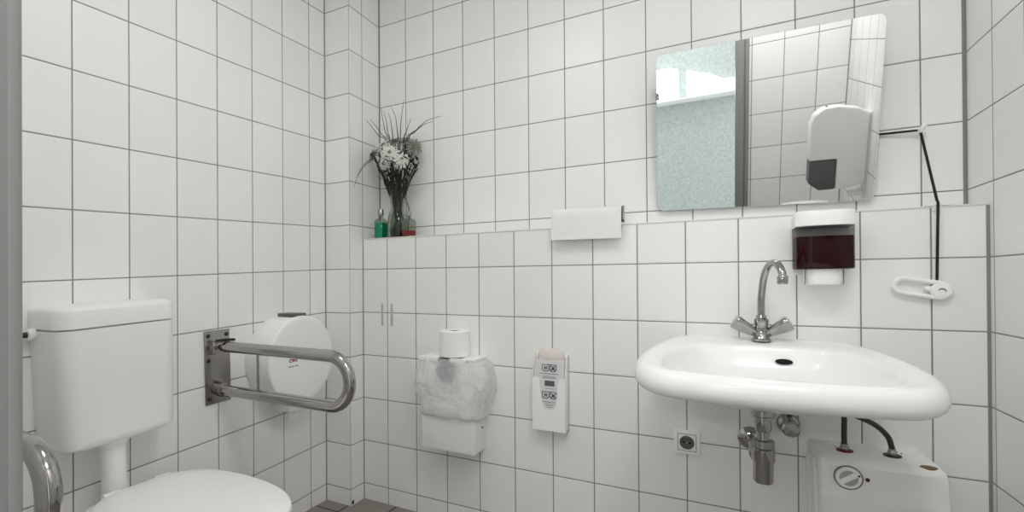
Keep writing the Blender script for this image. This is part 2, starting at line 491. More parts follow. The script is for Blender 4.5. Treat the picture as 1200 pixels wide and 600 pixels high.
# ------------------------------------------------------------------ grab rails
def grab_rail(label, Y, zu, zl, xe, r, loc, plate=True):
    g = thing('grab_rail', label, 'grab rail', loc, 'grab rails beside the toilet')
    xc = xe - r - (zu - zl) / 2
    zc = (zu + zl) / 2; br = (zu - zl) / 2
    pts = [(LW + .055, Y, zu), (LW + .2, Y, zu)]
    pts += [(xc + br * math.sin(PI * k / 18), Y, zc + br * math.cos(PI * k / 18)) for k in range(19)]
    pts += [(LW + .2, Y, zl), (LW + .028, Y, zl)]
    MB().tube(pts, r, 22).build('rail_loop', M['chrome'], g)
    p = MB().box(LW + .0005, LW + .006, Y - .052, Y + .052, zl - .05, zu + .058, .002, 2).build('wall_plate', M['steel'], g)
    for dy in (-.038, .038):
        for z in (zl - .03, zu + .04, (zl + zu) / 2 + (.03 if dy < 0 else -.03)):
            if dy > 0 and zl < z < zu: continue
            MB().lathe([(.0075, .006), (.0075, .008), (.005, .0105), (.0, .011)], (LW, Y + dy, z), 'x', 14).build('screw', M['dark'], p)
    hb = MB(); hb.box(LW + .006, LW + .034, Y - .034, Y - .022, zu - .027, zu + .02, .003); hb.box(LW + .006, LW + .034, Y + .022, Y + .034, zu - .027, zu + .02, .003)
    hb.box(LW + .006, LW + .012, Y - .034, Y + .034, zu - .027, zu + .02, .002)
    hb.tube([(LW + .024, Y - .04, zu), (LW + .024, Y + .04, zu)], .006, 12)
    h = hb.build('hinge_bracket', M['steel'], g)
    MB().tube([(LW + .034, Y - .028, zu + .024), (LW + .06, Y, zu + .026), (LW + .085, Y + .012, zu + .026)], .005, 10).build('lock_lever', M['dark'], h)
    MB().lathe([(.011, .012), (.011, .03), (r * .9, .034), (r * .95, .075)], (LW, Y, zu), 'x', 18).build('knuckle', M['chrome'], h)
    MB().lathe([(r * 1.15, .006), (r * 1.15, .016), (r * 1.32, .018), (r * 1.32, .036), (r * 1.1, .038)], (LW, Y, zl), 'x', 20).build('collar', M['steel'], g)
    MB().tube([(LW + .217, Y, zl), (LW + .217, Y, zu)], .0042, 10).build('strut', M['steel'], g)
    return g
g1 = grab_rail('chrome U-shaped fold-up grab rail in front of the round paper dispenser', -.662, .786, .628, .497, .0195, (LW, -.662, .71))
g1.rotation_euler = (.02, 0, 0)
g2 = grab_rail('chrome grab rail bend beside the door frame, below the cistern', -1.43, .735, .575, .497, .0195, (LW, -1.43, .66))

# ------------------------------------------------------------------ jumbo toilet paper dispenser
JY, JZ, JR = -.371, .706, .175
j = thing('paper_dispenser', 'large round white toilet paper dispenser behind the chrome grab rail', 'paper dispenser', (LW, JY, JZ))
MB().lathe([(JR - .004, .001), (JR - .002, .004), (JR - .002, .040), (JR - .006, .043)], (LW, JY, JZ), 'x', 72).build('back_shell', M['plastic'], j)
MB().lathe([(JR - .004, .043), (JR, .045), (JR, .131), (JR - .0015, .1345), (JR - .005, .1365), (JR - .02, .1375), (.05, .138)], (LW, JY, JZ), 'x', 72).build('front_cover', M['plastic'], j)
mb = MB(); mb.box(LW + .03, LW + .108, JY - .045, JY + .045, JZ - JR - .036, JZ - JR + .012, .004); mb.build('outlet', M['plastic2'], j)
mb = MB(); mb.box(LW + .035, LW + .125, JY - .042, JY + .03, JZ + JR - .006, JZ + JR + .010, .004); mb.build('lock_cover', M['grey'], j)
mb = MB(); mb.lathe([(.006, .1375), (.006, .1395), (.003, .14)], (LW, JY + .012, JZ + .018), 'x', 16); mb.box(LW + .138, LW + .1405, JY + .014, JY + .022, JZ + .016, JZ + .03, .001, 1)
mb.build('keyhole', M['dark'], j)
mtx = Matrix.Translation((LW + .1383, JY - .055, JZ + .004)) @ Matrix(((0, 0, 1, 0), (1, 0, 0, 0), (0, 1, 0, 0), (0, 0, 0, 1)))
text_mesh('printed_logo', 'cws', .028, M['inkred'], j, mtx)
for dy, wd in ((-.012, .026), (.016, .016)):
    MB().box(LW + .1378, LW + .1388, JY - .055 + dy - wd / 2, JY - .055 + dy + wd / 2, JZ - .0225, JZ - .0195).build('printed_line', M['inkgrey'], j)
# strip of paper hanging from the outlet
mb = MB()
pl = [(LW + .075, JZ - JR - .03), (LW + .076, JZ - JR - .05), (LW + .074, JZ - JR - .075)]
mb.rings([[(x - .0005, JY - .02, z), (x + .0005, JY - .02, z), (x + .0005, JY + .035, z + .004), (x - .0005, JY + .035, z + .004)] for x, z in pl])
mb.build('paper_tail', M['tissue'], j)

# ------------------------------------------------------------------ waste bin, bag, toilet roll
b_ = thing('waste_bin', 'white rectangular waste bin on the wall under a toilet roll', 'waste bin', (.51, -.06, .335))
mb = MB()
X0, X1, YB, YF = .386, .632, 0, -.112
def rr4(x0, x1, y0, y1, r, z, n=5):
    out = []
    for cx, cy, a0 in ((x1 - r, y1 - r, 0), (x0 + r, y1 - r, PI / 2), (x0 + r, y0 + r, PI), (x1 - r, y0 + r, 1.5 * PI)):
        for k in range(n + 1):
            a = a0 + PI / 2 * k / n; out.append((cx + r * math.cos(a), cy + r * math.sin(a), z))
    return out
mb.rings([rr4(X0 + .012, X1 - .012, YF + .012, YB - .008, .006, .333), rr4(X0 + .003, X1 - .003, YF + .003, YB, .008, .336), rr4(X0, X1, YF, YB, .01, .345), rr4(X0, X1, YF, YB, .01, .695),
          rr4(X0 + .004, X1 - .004, YF + .004, YB - .004, .008, .695), rr4(X0 + .006, X1 - .006, YF + .006, YB - .006, .008, .36)])
mb.build('body', M['plastic'], b_)
mb = MB()   # lid plate with two tabs bent over the front edge
mb.prism([(X0 - .004, YB), (X1 + .004, YB), (X1 + .004, YF - .004), (.575, YF - .006), (.575, YF + .03), (.475, YF + .03), (.475, YF - .006), (X0 - .004, YF - .006)][::-1], 'z', .703, .711, .0015, 2)
for a, d in ((X0 - .002, .474), (.528, .600)):
    mb.box(a, d, YF - .010, YF - .004, .693, .711, .002)
mb.build('lid', M['plastic'], b_)
MB().lathe([(.036, -.1135), (.044, -.1145), (.046, -.1165), (.040, -.118), (.0, -.1185)], (.512, 0, .655), 'y', 32).build('front_disc', M['disc'], b_)
MB().lathe([(.004, 0), (.004, .002), (.0, .0024)], (X1, -.04, .43), 'x', 12).build('screw', M['dark'], b_)

bag = MB()
rs = []
lev = [(.478, .0, .6), (.472, .006, .8), (.485, .010, 1), (.51, .013, 1), (.54, .016, 1), (.57, .019, 1), (.60, .021, 1), (.63, .022, 1), (.66, .020, 1), (.685, .014, 1), (.701, .006, 1), (.707, .001, .6)]
n = 120
for z, off, na in lev:
    ring = []
    for k in range(n):
        a = 2 * PI * k / n
        ca, sa = math.cos(a), math.sin(a)
        hx, hy = .125 + off + .003, .052 + off * .9 + .003
        x = .51 + hx * math.copysign(abs(ca) ** .36, ca); y = -.0595 + hy * math.copysign(abs(sa) ** .36, sa)
        if ca > .3: x += off * .9
        nv = noise.noise(Vector((x * 16, y * 16, z * 11))) * .012 + (.006 - abs(noise.noise(Vector((x * 30 + z * 34, y * 30, z * 12 - x * 24))))  * .022)
        sag = .012 * noise.noise(Vector((x * 12, y * 12, 3.1)))
        x += nv * ca * na; y += nv * sa * na
        y = min(y, -.0015)
        ring.append((x, y, z + (sag if z < .5 else sag * .3) - (.012 * (x - .5) * 2 if z < .5 else 0)))
    rs.append(ring)
bag.rings(rs, False, False)
o = bag.build('bin_bag', M['film'], recalc=True, angle=180)
tag(o, 'translucent white plastic bin bag pulled over the top of the waste bin', 'bin bag')

tr_ = thing('toilet_roll', 'white toilet roll standing on the lid of the waste bin', 'toilet roll', (.520, -.058, .711))
rr_, ri, z0_, z1_ = .062, .021, .7115, .8165
mb = MB(); mb.lathe([(ri, z0_ + .001), (rr_ - .004, z0_), (rr_, z0_ + .003), (rr_, z1_ - .003), (rr_ - .004, z1_), (ri, z1_ - .001)], (.520, -.064, 0), 'z', 56, cap=False)
mb.rings([[(.520 + ri * math.cos(2 * PI * k / 56), -.064 + ri * math.sin(2 * PI * k / 56), z) for k in range(56)] for z in (z1_ - .001, z0_ + .001)], False, False)
mb.build('paper', M['tissue'], tr_, recalc=False)
mb = MB(); mb.lathe([(ri - .0003, z0_ + .001), (ri - .0003, z1_ - .003), (ri - .0018, z1_ - .003), (ri - .0018, z0_ + .001)], (.520, -.064, 0), 'z', 40, cap=False); mb.build('core', M['card'], tr_)

# ------------------------------------------------------------------ hygiene bag dispenser
h = thing('bag_dispenser', 'slim white hygiene bag dispenser right of the waste bin', 'bag dispenser', (.908, 0, .455))
HX0, HX1, HF = .845, .972, -.046
out = [(HX0, .455), (HX1, .455), (HX1, .652), (.952, .652), (.944, .642), (.940, .60), (.936, .552), (.926, .534), (.893, .534), (.884, .552), (.878, .60), (.874, .642), (.866, .652), (HX0, .652)]
mb = MB(); mb.prism(out, 'y', HF, HF + .003, .001, 1); mb.build('front_panel', M['plastic'], h)
mb = MB()
for a, d in ((HX0, HX0 + .003), (HX1 - .003, HX1)):
    mb.prism([(0, .455), (0, .742), (-.022, .735), (-.032, .70), (HF + .0012, .652), (HF + .0012, .455)], 'x', a, d)
mb.box(HX0, HX1, -.0035, 0, .455, .735); mb.box(HX0, HX1, HF + .0005, -.0005, .4545, .458)
mb.build('holder_shell', M['plastic'], h)
cb = MB().box(.851, .966, -.041, -.006, .462, .716, .001, 1).build('carton', M['carton'], h)
# print on the carton: bag and no-flush signs, rules and lines of type
yy = -.0418
def sign(mb, cx, cz, s, cross):
    w_ = .0013
    poly = [(cx - s, cz + s), (cx + s, cz + s), (cx + s, cz - s * .5), (cx + s * .5, cz - s), (cx - s * .5, cz - s), (cx - s, cz - s * .5)]
    mb.tube([(x, yy, z) for x, z in poly], w_, 6, loop=True)
    if cross:
        mb.tube([(cx - s * .7, yy, cz - s * .7), (cx + s * .7, yy, cz + s * .7)], w_ * 1.3, 6); mb.tube([(cx - s * .7, yy, cz + s * .7), (cx + s * .7, yy, cz - s * .7)], w_ * 1.3, 6)
        mb.tube([(cx - s * .35, yy, cz - s * .2), (cx + s * .35, yy, cz - s * .2)], w_ * 2.2, 6)
    else:
        mb.tube([(cx - s * .3, yy, cz + s * .6), (cx - s * .3, yy, cz - s * .3), (cx + s * .4, yy, cz - s * .3), (cx + s * .4, yy, cz + s * .5)], w_, 6)
        mb.tube([(cx - s * .2, yy, cz + s * .1), (cx + s * .3, yy, cz + s * .1)], w_ * 1.2, 6)
for cz in (.690, .588):
    for cx, cr in ((.896, False), (.925, True)):
        pm = MB(); sign(pm, cx, cz, .0125, cr); pm.build('printed_sign', M['ink'], cb)
for x0, x1, z, w_ in ((.872, .945, .668, .0018), (.886, .934, .659, .0014), (.884, .936, .653, .0022), (.892, .930, .632, .020), (.892, .930, .612, .001),
                      (.884, .934, .562, .0018), (.893, .927, .554, .0014), (.895, .925, .548, .0014), (.899, .920, .542, .0014), (.905, .913, .704, .0012)):
    MB().box(x0, x1, -.0416, -.0409, z - w_ / 2, z + w_ / 2).build('printed_line', M['inkgrey'], cb)
mb = MB(); rs = []
for i, (hw, hd, z) in enumerate([(.048, .012, .712), (.054, .015, .722), (.05, .014, .738), (.045, .011, .752), (.03, .006, .760), (.01, .002, .763)]):
    ring = []
    for k in range(40):
        a = 2 * PI * k / 40; x = .912 + hw * math.cos(a); y = -.023 + hd * math.sin(a)
        q = noise.noise(Vector((x * 60, y * 60, z * 60)))
        ring.append((x + q * .006, y + q * .004, z + q * .008 * min(i, 1)))
    rs.append(ring)
mb.rings(rs); mb.build('bag_stack', M['wrap'], h)

# ------------------------------------------------------------------ paper towel holder on the ledge front
ph = thing('towel_holder', 'flat grey metal paper towel holder clipped over the ledge edge', 'towel holder', (1.05, -.015, 1.22))
mb = MB()
mb.box(.93, 1.178, -.006, -.0025, 1.222, 1.282, .001, 1); mb.prism([(-.0025, 1.284), (-.018, 1.281), (-.030, 1.232), (-.0025, 1.222)], 'x', 1.1745, 1.178); mb.prism([(-.0025, 1.284), (-.018, 1.281), (-.030, 1.232), (-.0025, 1.222)], 'x', .93, .9335)
mb.box(.93, 1.178, -.026, -.0025, 1.2215, 1.2245, .001, 1)
mb.build('bracket', M['steel'], ph)
mb = MB()
prof = [(-.004, 1.2835), (-.012, 1.2845), (-.022, 1.282), (-.029, 1.272), (-.032, 1.255), (-.034, 1.22), (-.038, 1.168)]
rs = []
for k in range(25):
    u = k / 24; x = .919 + (1.1715 - .919) * u
    ring = []
    for i, (y, z) in enumerate(prof):
        q = noise.noise(Vector((x * 14, 0, z * 14))) * .004 * min(1, i / 3)
        ring.append((x + (.001 * i if u < .5 else 0), y + q - .0005, z - .002 * u))
    ring += [(x, y + noise.noise(Vector((x * 14, 0, z * 14))) * .004 * min(1, i / 3) + .0009, z - .002 * u - .0008) for i, (y, z) in reversed(list(enumerate(prof)))]
    rs.append(ring)
mb.rings(rs)
pt = mb.build('paper_towel', M['paper'], None, angle=60)
tag(pt, 'white paper towel draped over the ledge from its metal holder, left of the mirror', 'paper towel')

# ------------------------------------------------------------------ power socket
so = thing('power_socket', 'white wall power socket under the left end of the washbasin', 'socket', (1.373, 0, .472))
SX, SZ = 1.373, .472
mb = MB(); mb.box(SX - .0405, SX + .0405, -.009, 0, SZ - .0405, SZ + .0405, .003, 3); mb.build('plate', M['plastic'], so)
mb = MB(); mb.tube([(SX - .028, -.0093, SZ - .028), (SX + .028, -.0093, SZ - .028), (SX + .028, -.0093, SZ + .028), (SX - .028, -.0093, SZ + .028)], .0011, 6, loop=True); mb.build('seam', M['grey'], so)
mb = MB(); mb.lathe([(.0215, -.0085), (.0225, -.0108), (.0205, -.0112), (.0195, -.0095), (.0, -.0093)], (SX, 0, SZ), 'y', 36); ins = mb.build('insert', M['grey'], so)
for dx in (-.0095, .0095):
    MB().lathe([(.0032, -.0094), (.0032, -.0104), (.0, -.0105)], (SX + dx, 0, SZ), 'y', 12).build('hole', M['void'], ins)
for dz in (-.017, .017):
    MB().box(SX - .003, SX + .003, -.012, -.0095, SZ + dz - .002, SZ + dz + .002, .0005, 1).build('earth_clip', M['steel'], ins)
MB().lathe([(.003, -.0094), (.003, -.0102), (.0, -.0104)], (SX, 0, SZ), 'y', 12).build('screw', M['steel'], ins)

# ------------------------------------------------------------------ washbasin
BX = 1.578
wb = thing('washbasin', 'wide white ceramic washbasin with rounded front on the tiled half wall', 'washbasin', (BX, 0, .83))
def outer(sc, z, slope=.055, n=16):
    """Basin plan: straight back on the wall, widest in front of the middle, flat rounded front. sc = inset (m)."""
    half = [(.0, 0), (.12, 0), (.185, -.004), (.225, -.03), (.262, -.105), (.292, -.22), (.308, -.35), (.307, -.45), (.287, -.535), (.24, -.59), (.16, -.612), (.07, -.62), (0, -.622)]
    pts = [Vector((x, y, 0)) for x, y in half]
    full = pts + [Vector((-p.x, p.y, 0)) for p in reversed(pts[1:-1])]
    sp = spline(full, 6, True)
    out = []
    N_ = len(sp)
    for i in range(N_):
        tn = (sp[(i + 1) % N_] - sp[i - 1]).normalized(); nm = Vector((tn.y, -tn.x, 0))
        p = sp[i]
        inward = nm if nm.dot(Vector((0, -.32, 0)) - p) > 0 else -nm
        q = p + inward * sc
        out.append((BX + q.x, min(q.y, -.0008), z + slope * q.y))
    return out
def inner(sc, z, slope=.055):
    half = [(0, -.135), (.08, -.138), (.155, -.16), (.208, -.225), (.238, -.32), (.240, -.42), (.218, -.495), (.165, -.535), (.08, -.548), (0, -.55)]
    # resample to the outer ring's vertex count by angle
    pts = [Vector((x, y, 0)) for x, y in half]
    full = pts + [Vector((-p.x, p.y, 0)) for p in reversed(pts[1:-1])]
    sp = spline(full, 40, True)
    ang = [math.atan2(p.y + .34, p.x) for p in sp]
    out = []
    for q in outer(0, 0, 0):
        a = math.atan2(q[1] + .34, q[0] - BX)
        i = min(range(len(sp)), key=lambda k: abs(math.atan2(math.sin(ang[k] - a), math.cos(ang[k] - a))))
        p = sp[i]
        x, y = p.x * sc, -.33 + (p.y + .33) * sc
        out.append((BX + x, y, z + slope * y))
    return out
mb = MB()
mb.rings([inner(.10, .690, 0), inner(.45, .694, 0), inner(.75, .715, 0), inner(.95, .752, .02), outer(.055, .777), outer(.028, .772), outer(.010, .779), outer(.001, .792), outer(.0, .806), outer(.003, .820), outer(.012, .832),
          outer(.024, .8375), outer(.036, .8375), inner(1.075, .832), inner(1.03, .829), inner(1.0, .822), inner(.97, .806), inner(.93, .785, .03), inner(.84, .752, .01), inner(.66, .728, 0), inner(.35, .716, 0), inner(.12, .712, 0)])
ob = mb.build('basin', M['ceramic'], wb, angle=180)
sb = ob.modifiers.new('Subdivision', 'SUBSURF'); sb.levels = 1; sb.render_levels = 1
mb = MB()
mb.prism([(1.632 + .021 * math.cos(2 * PI * k / 24) * (1 if abs(math.cos(2 * PI * k / 24)) > 0 else 1), .783 + .0075 * math.sin(2 * PI * k / 24)) for k in range(24)], 'y', -.1585, -.150)
ovf = mb.build('overflow_slot', M['void'], wb)
MB().lathe([(.0, .716), (.022, .717), (.024, .7155), (.024, .712)], (BX, -.33, 0), 'z', 28).build('drain', M['chrome'], wb)

# ------------------------------------------------------------------ mixer tap
TX, TY, TZ = 1.583, -.078, .831
tp = thing('mixer_tap', 'chrome two-handle mixer tap with swan neck spout on the washbasin', 'tap', (TX, TY, TZ))
MB().lathe([(.027, .001), (.027, .006), (.022, .010), (.018, .03), (.017, .05), (.019, .056), (.019, .066), (.0145, .070), (.0135, .078)], (TX, TY, TZ), 'z', 28).build('body', M['chrome'], tp)
dv = Vector((math.sin(math.radians(22)), -math.cos(math.radians(22)), 0))
pr = [(0, .07), (.0, .12), (.006, .155), (.016, .190), (.034, .217), (.060, .233), (.084, .233), (.104, .220), (.116, .204), (.119, .192)]
pts = spline([Vector((TX, TY, TZ)) + dv * a + Vector((0, 0, z)) for a, z in pr], 5)
sp_ = MB().tube(pts, .0098, 18).build('spout', M['chrome'], tp)
e = Vector((TX, TY, TZ)) + dv * .118
MB().lathe([(.0125, .196), (.0135, .194), (.0135, .176), (.0115, .173), (.009, .173)], (e.x, e.y, TZ), 'z', 22).build('aerator', M['chrome'], sp_)
for sgn in (-1, 1):
    mb = MB(); rs = []
    ax = Vector((sgn * .82, -.12, .56)).normalized(); up = Vector((-sgn * .56, 0, .82)); up = (up - ax * up.dot(ax)).normalized(); sd = ax.cross(up)
    base = Vector((TX, TY, TZ + .014))
    for d, wu, ws in ((.0, .0105, .0105), (.020, .0115, .0115), (.024, .013, .014), (.034, .015, .018), (.060, .0195, .024), (.080, .022, .027), (.085, .020, .025), (.0865, .012, .016)):
        # three-cornered lever, widening outwards
        rs.append([base + ax * d + up * (wu * math.sin(a) * (1 + .16 * math.sin(3 * a) * min(1, d / .06))) + sd * (ws * math.cos(a) * (1 + .16 * math.sin(3 * a) * min(1, d / .06))) for a in [2 * PI * k / 24 for k in range(24)]])
    mb.rings(rs); mb.build('handle', M['chrome'], tp)

# ------------------------------------------------------------------ bottle trap and angle valve
QX, QY = 1.576, -.215
q = thing('bottle_trap', 'chrome bottle trap hanging under the washbasin', 'trap', (QX, QY, .45))
MB().lathe([(.025, .705), (.025, .655), (.030, .654), (.030, .640), (.026, .637), (.026, .632), (.021, .63), (.021, .60), (.019, .595)], (QX, QY, 0), 'z', 28).build('coupling', M['chrome'], q)
MB().lathe([(.016, .64), (.016, .545)], (QX, QY, 0), 'z', 24).build('inlet_pipe', M['chrome'], q)
MB().lathe([(.018, .572), (.027, .570), (.028, .552), (.024, .549)], (QX, QY, 0), 'z', 10).build('slip_nut', M['steel'], q)
MB().lathe([(.024, .550), (.0285, .546), (.0285, .515), (.026, .511), (.0245, .509), (.0245, .458), (.022, .453), (.012, .451), (.0, .451)], (QX, QY, 0), 'z', 32).build('cup', M['chrome'], q)
MB().tube([(QX, QY + .02, .528), (QX - .012, -.13, .518), (QX - .02, -.001, .512)], .0155, 20).build('outlet_pipe', M['chrome'], q)
MB().lathe([(.036, -.001), (.036, -.004), (.026, -.014), (.017, -.018)], (QX - .02, 0, .512), 'y', 28).build('wall_flange', M['chrome'], q)
MB().lathe([(.017, -.05), (.024, -.048), (.024, -.026), (.018, -.024)], (QX - .0095, QY + .075, .520), 'y', 8).build('outlet_nut', M['steel'], q)
v = thing('angle_valve', 'small chrome angle valve on the wall between trap and water heater', 'valve', (1.656, 0, .572))
MB().lathe([(.031, -.001), (.031, -.005), (.024, -.014), (.016, -.018)], (1.656, 0, .572), 'y', 26).build('flange', M['chrome'], v)
MB().lathe([(.013, -.014), (.013, -.04), (.016, -.042), (.016, -.052), (.012, -.054)], (1.656, 0, .572), 'y', 20).build('valve_body', M['chrome'], v)
MB().lathe([(.018, -.054), (.023, -.056), (.024, -.074), (.019, -.079), (.0, -.080)], (1.656, 0, .572), 'y', 10).build('hand_knob', M['chrome'], v)
MB().lathe([(.011, .583), (.011, .597), (.008, .6)], (1.656, -.034, 0), 'z', 16).build('outlet_nut', M['steel'], v)
MB().tube(spline([(1.656, -.034, .595), (1.657, -.036, .65), (1.645, -.05, .71), (1.62, -.07, .77)], 6), .006, 12).build('supply_pipe', M['hose'], v)

# ------------------------------------------------------------------ water heater
WX0, WX1, WY, WZ = 1.705, 1.971, -.19, .536
wh = thing('water_heater', 'small white under-basin water heater with round dial and two hoses', 'water heater', ((WX0 + WX1) / 2, 0, .1))
mb = MB()
prof = [(0, WZ), (-.10, WZ), (-.172, WZ), (-.182, WZ - .004), (WY, WZ - .014), (WY - .002, WZ - .05), (WY - .004, WZ - .072), (WY - .012, WZ - .088), (WY - .013, WZ - .11), (WY - .013, .14), (WY - .002, .115), (-.12, .10), (0, .10)]
def wring(x, ins):
    cy, cz = -.1, .31
    return [(x, min(0, y + (ins if y < cy else 0)), z - (ins if z > cz else -ins)) for y, z in prof]
mb.rings([wring(WX0, .010), wring(WX0 + .003, .004), wring(WX0 + .009, .0), wring(WX0 + .05, .0), wring(WX1 - .05, .0), wring(WX1 - .016, .0), wring(WX1 - .004, .005), wring(WX1, .014)])
mb.build('casing', M['enamel'], wh, angle=35)
mb = MB(); mb.tube([(WX0 - .001, WY + .03, .12), (WX0 - .001, WY + .03, WZ - .05), (WX0 - .001, WY + .05, WZ - .022), (WX0 - .001, -.06, WZ - .022), (WX0 - .001, -.03, WZ - .04), (WX0 - .001, -.03, .12)], .006, 10); mb.build('side_rib', M['enamel'], wh)
DXc, DZc = 1.7695, .4945
ro = Matrix.Translation((DXc, WY - .0015, DZc))
mb = MB(); mb.lathe([(.031, .002), (.031, -.003), (.0295, -.0035), (.0295, .002)], (DXc, WY - .0025, DZc), 'y', 40, cap=False); ring_ = mb.build('dial_ring', M['grey'], wh)
mb = MB(); mb.lathe([(.0285, .003), (.0285, -.004), (.026, -.007), (.0, -.0072)], (DXc, WY - .0025, DZc), 'y', 40); dial = mb.build('dial', M['plastic'], wh)
a0 = math.radians(35)
for s_ in (0, 1):
    pts = []
    for k in range(13):
        a = a0 + .35 + (PI - .7) * k / 12 + s_ * PI
        pts.append((DXc + .020 * math.cos(a), DZc + .020 * math.sin(a)))
    MB().prism(pts, 'y', WY - .0102, WY - .0092).build('grip_recess_shade', M['recess_shade'], dial)  # flat half-moons, shade of the hollows put into the colour
MB().lathe([(.0028, .001), (.0028, -.001), (.0, -.0012)], (DXc + .0215, WY - .0095, DZc + .009), 'y', 12).build('mark', M['inkred'], dial)
MB().lathe([(.0048, .002), (.0048, -.002), (.0, -.003)], (1.8095, WY - .002, .4945), 'y', 14).build('indicator_lamp', M['red_ring'], wh)
mb = MB(); mb.prism([(1.938 + .017 * math.cos(2 * PI * k / 20), -.162 + .0145 * math.sin(2 * PI * k / 20)) for k in range(20)], 'z', WZ - .002, WZ + .0012); mb.build('badge', M['badge'], wh)
for nm, x, mt in (('hot_ring', 1.781, M['red_ring']), ('cold_ring', 1.884, M['blue_ring'])):
    rg = MB().lathe([(.0195, -.001), (.0195, .003), (.016, .004), (.0, .004)], (x, -.092, WZ), 'z', 24).build(nm, mt, wh)
    MB().lathe([(.011, .003), (.011, .012), (.009, .014), (.009, .020)], (x, -.092, WZ), 'z', 6).build('hose_nut', M['chrome'], rg)
MB().tube(spline([(1.781, -.092, WZ + .015), (1.781, -.092, .58), (1.782, -.092, .65), (1.77, -.09, .72), (1.70, -.085, .79)], 6), .0068, 12).build('hose', M['hose'], wh)
MB().tube(spline([(1.884, -.092, WZ + .015), (1.883, -.092, .560), (1.875, -.092, .588), (1.848, -.092, .617), (1.800, -.092, .640), (1.755, -.09, .665), (1.68, -.085, .75)], 6), .0068, 12).build('hose', M['hose'], wh)
for x in (1.7655, 1.9105):
    MB().lathe([(.0025, 0), (.0025, .0008)], (x, -.06, WZ), 'z', 10).build('screw', M['dark'], wh)

wh.rotation_euler = (0, -.02, 0); wh.location.x += .006

# ------------------------------------------------------------------ soap dispenser
sd_ = thing('soap_dispenser', 'white soap dispenser filled with dark red soap above the washbasin', 'soap dispenser', (1.738, 0, 1.0))
SX0, SX1 = 1.672, 1.806
def sring(w, f, z, r=.012, yb=0.):
    """Plan with a gently bowed front."""
    x0, x1 = 1.739 - w / 2, 1.739 + w / 2
    pts = [(x0, yb, z)]
    n = 14
    for k in range(n + 1):
        u = k / n; x = x0 + (x1 - x0) * u
        e_ = (1 - abs(2 * u - 1) ** 4)
        pts.append((x, f * (.80 + .20 * e_), z))
    pts.append((x1, yb, z))
    return pts
MB().rings([sring(.128, -.09, 1.216), sring(.136, -.098, 1.212), sring(.140, -.103, 1.2), sring(.140, -.105, 1.172), sring(.137, -.102, 1.170)][::-1]).build('cap', M['plastic'], sd_)
MB().rings([sring(.1345, -.101, 1.047), sring(.1365, -.103, 1.050), sring(.1365, -.103, 1.170)], True, True).build('tank', M['tank'], sd_)
MB().rings([sring(.130, -.0975, 1.0485, yb=-.004), sring(.133, -.1005, 1.052, yb=-.004), sring(.133, -.1005, 1.141, yb=-.004)], True, True).build('soap', M['soap'], sd_)
MB().box(1.673, 1.805, -.0035, 0, 1.03, 1.17, .001, 1).build('back_plate', M['plastic'], sd_)
MB().rings([sring(.070, -.075, 1.0), sring(.080, -.085, 1.003), sring(.084, -.09, 1.02), sring(.084, -.088, 1.0465)]).build('push_lever', M['plastic'], sd_)
for x in (1.694, 1.784):
    MB().box(x - .0008, x + .0008, -.07, -.066, 1.003, 1.048).build('guide_wire', M['grey'], sd_)

# ------------------------------------------------------------------ mirror (leans forward at the top)
mw, mh, tl_, rl = .617, .536, .199, -.018
mo = thing('wall_mirror', 'frameless rectangular wall mirror tilted forward above the washbasin', 'mirror', (1.276, .11, 1.27))
R = Vector((math.cos(rl), 0, math.sin(rl))); U = Vector((0, -math.sin(tl_), math.cos(tl_))); U = (U - R * U.dot(R)).normalized(); Nn = R.cross(U)
O = Vector((1.276, .11, 1.27))
def mring(ins, dep, r=.022):
    out = []
    for cx, cy, a0_ in ((mw - r, mh - r, 0), (r, mh - r, PI / 2), (r, r, PI), (mw - r, r, 1.5 * PI)):
        for k in range(7):
            a = a0_ + PI / 2 * k / 6
            out.append(O + R * (cx + (r - ins) * math.cos(a)) + U * (cy + (r - ins) * math.sin(a)) - Nn * dep)
    return out
MB().rings([mring(.0, .005), mring(0, .0006), mring(.0006, 0)], True, True).build('glass', M['mirror'], mo, smooth=False)
MB().rings([mring(.002, .0085), mring(.002, .0052)], True, True).build('backing', M['grey'], mo, smooth=False)
for fx in (.12, .5):
    p0 = O + R * fx + U * .50 - Nn * .009
    mb = MB(); mb.tube([p0, (p0.x, UB - .004, p0.z - .02)], .006, 10); mb.lathe([(.016, -.001), (.016, -.005)], (p0.x, UB, p0.z - .02), 'y', 16); mb.build('tilt_bracket', M['steel'], mo)
    p0 = O + R * fx + U * .012 - Nn * .007
    mb = MB(); mb.box(p0.x - .012, p0.x + .012, p0.y - .002, UB - .0005, p0.z - .006, p0.z + .006, .001, 1); mb.build('clip', M['steel'], mo)
# small hook on the mirror's left edge
p0 = O + U * .40
MB().box(p0.x - .003, p0.x + .008, p0.y - .007, p0.y + .012, p0.z - .012, p0.z + .012, .001, 1).build('edge_clip', M['steel'], mo)

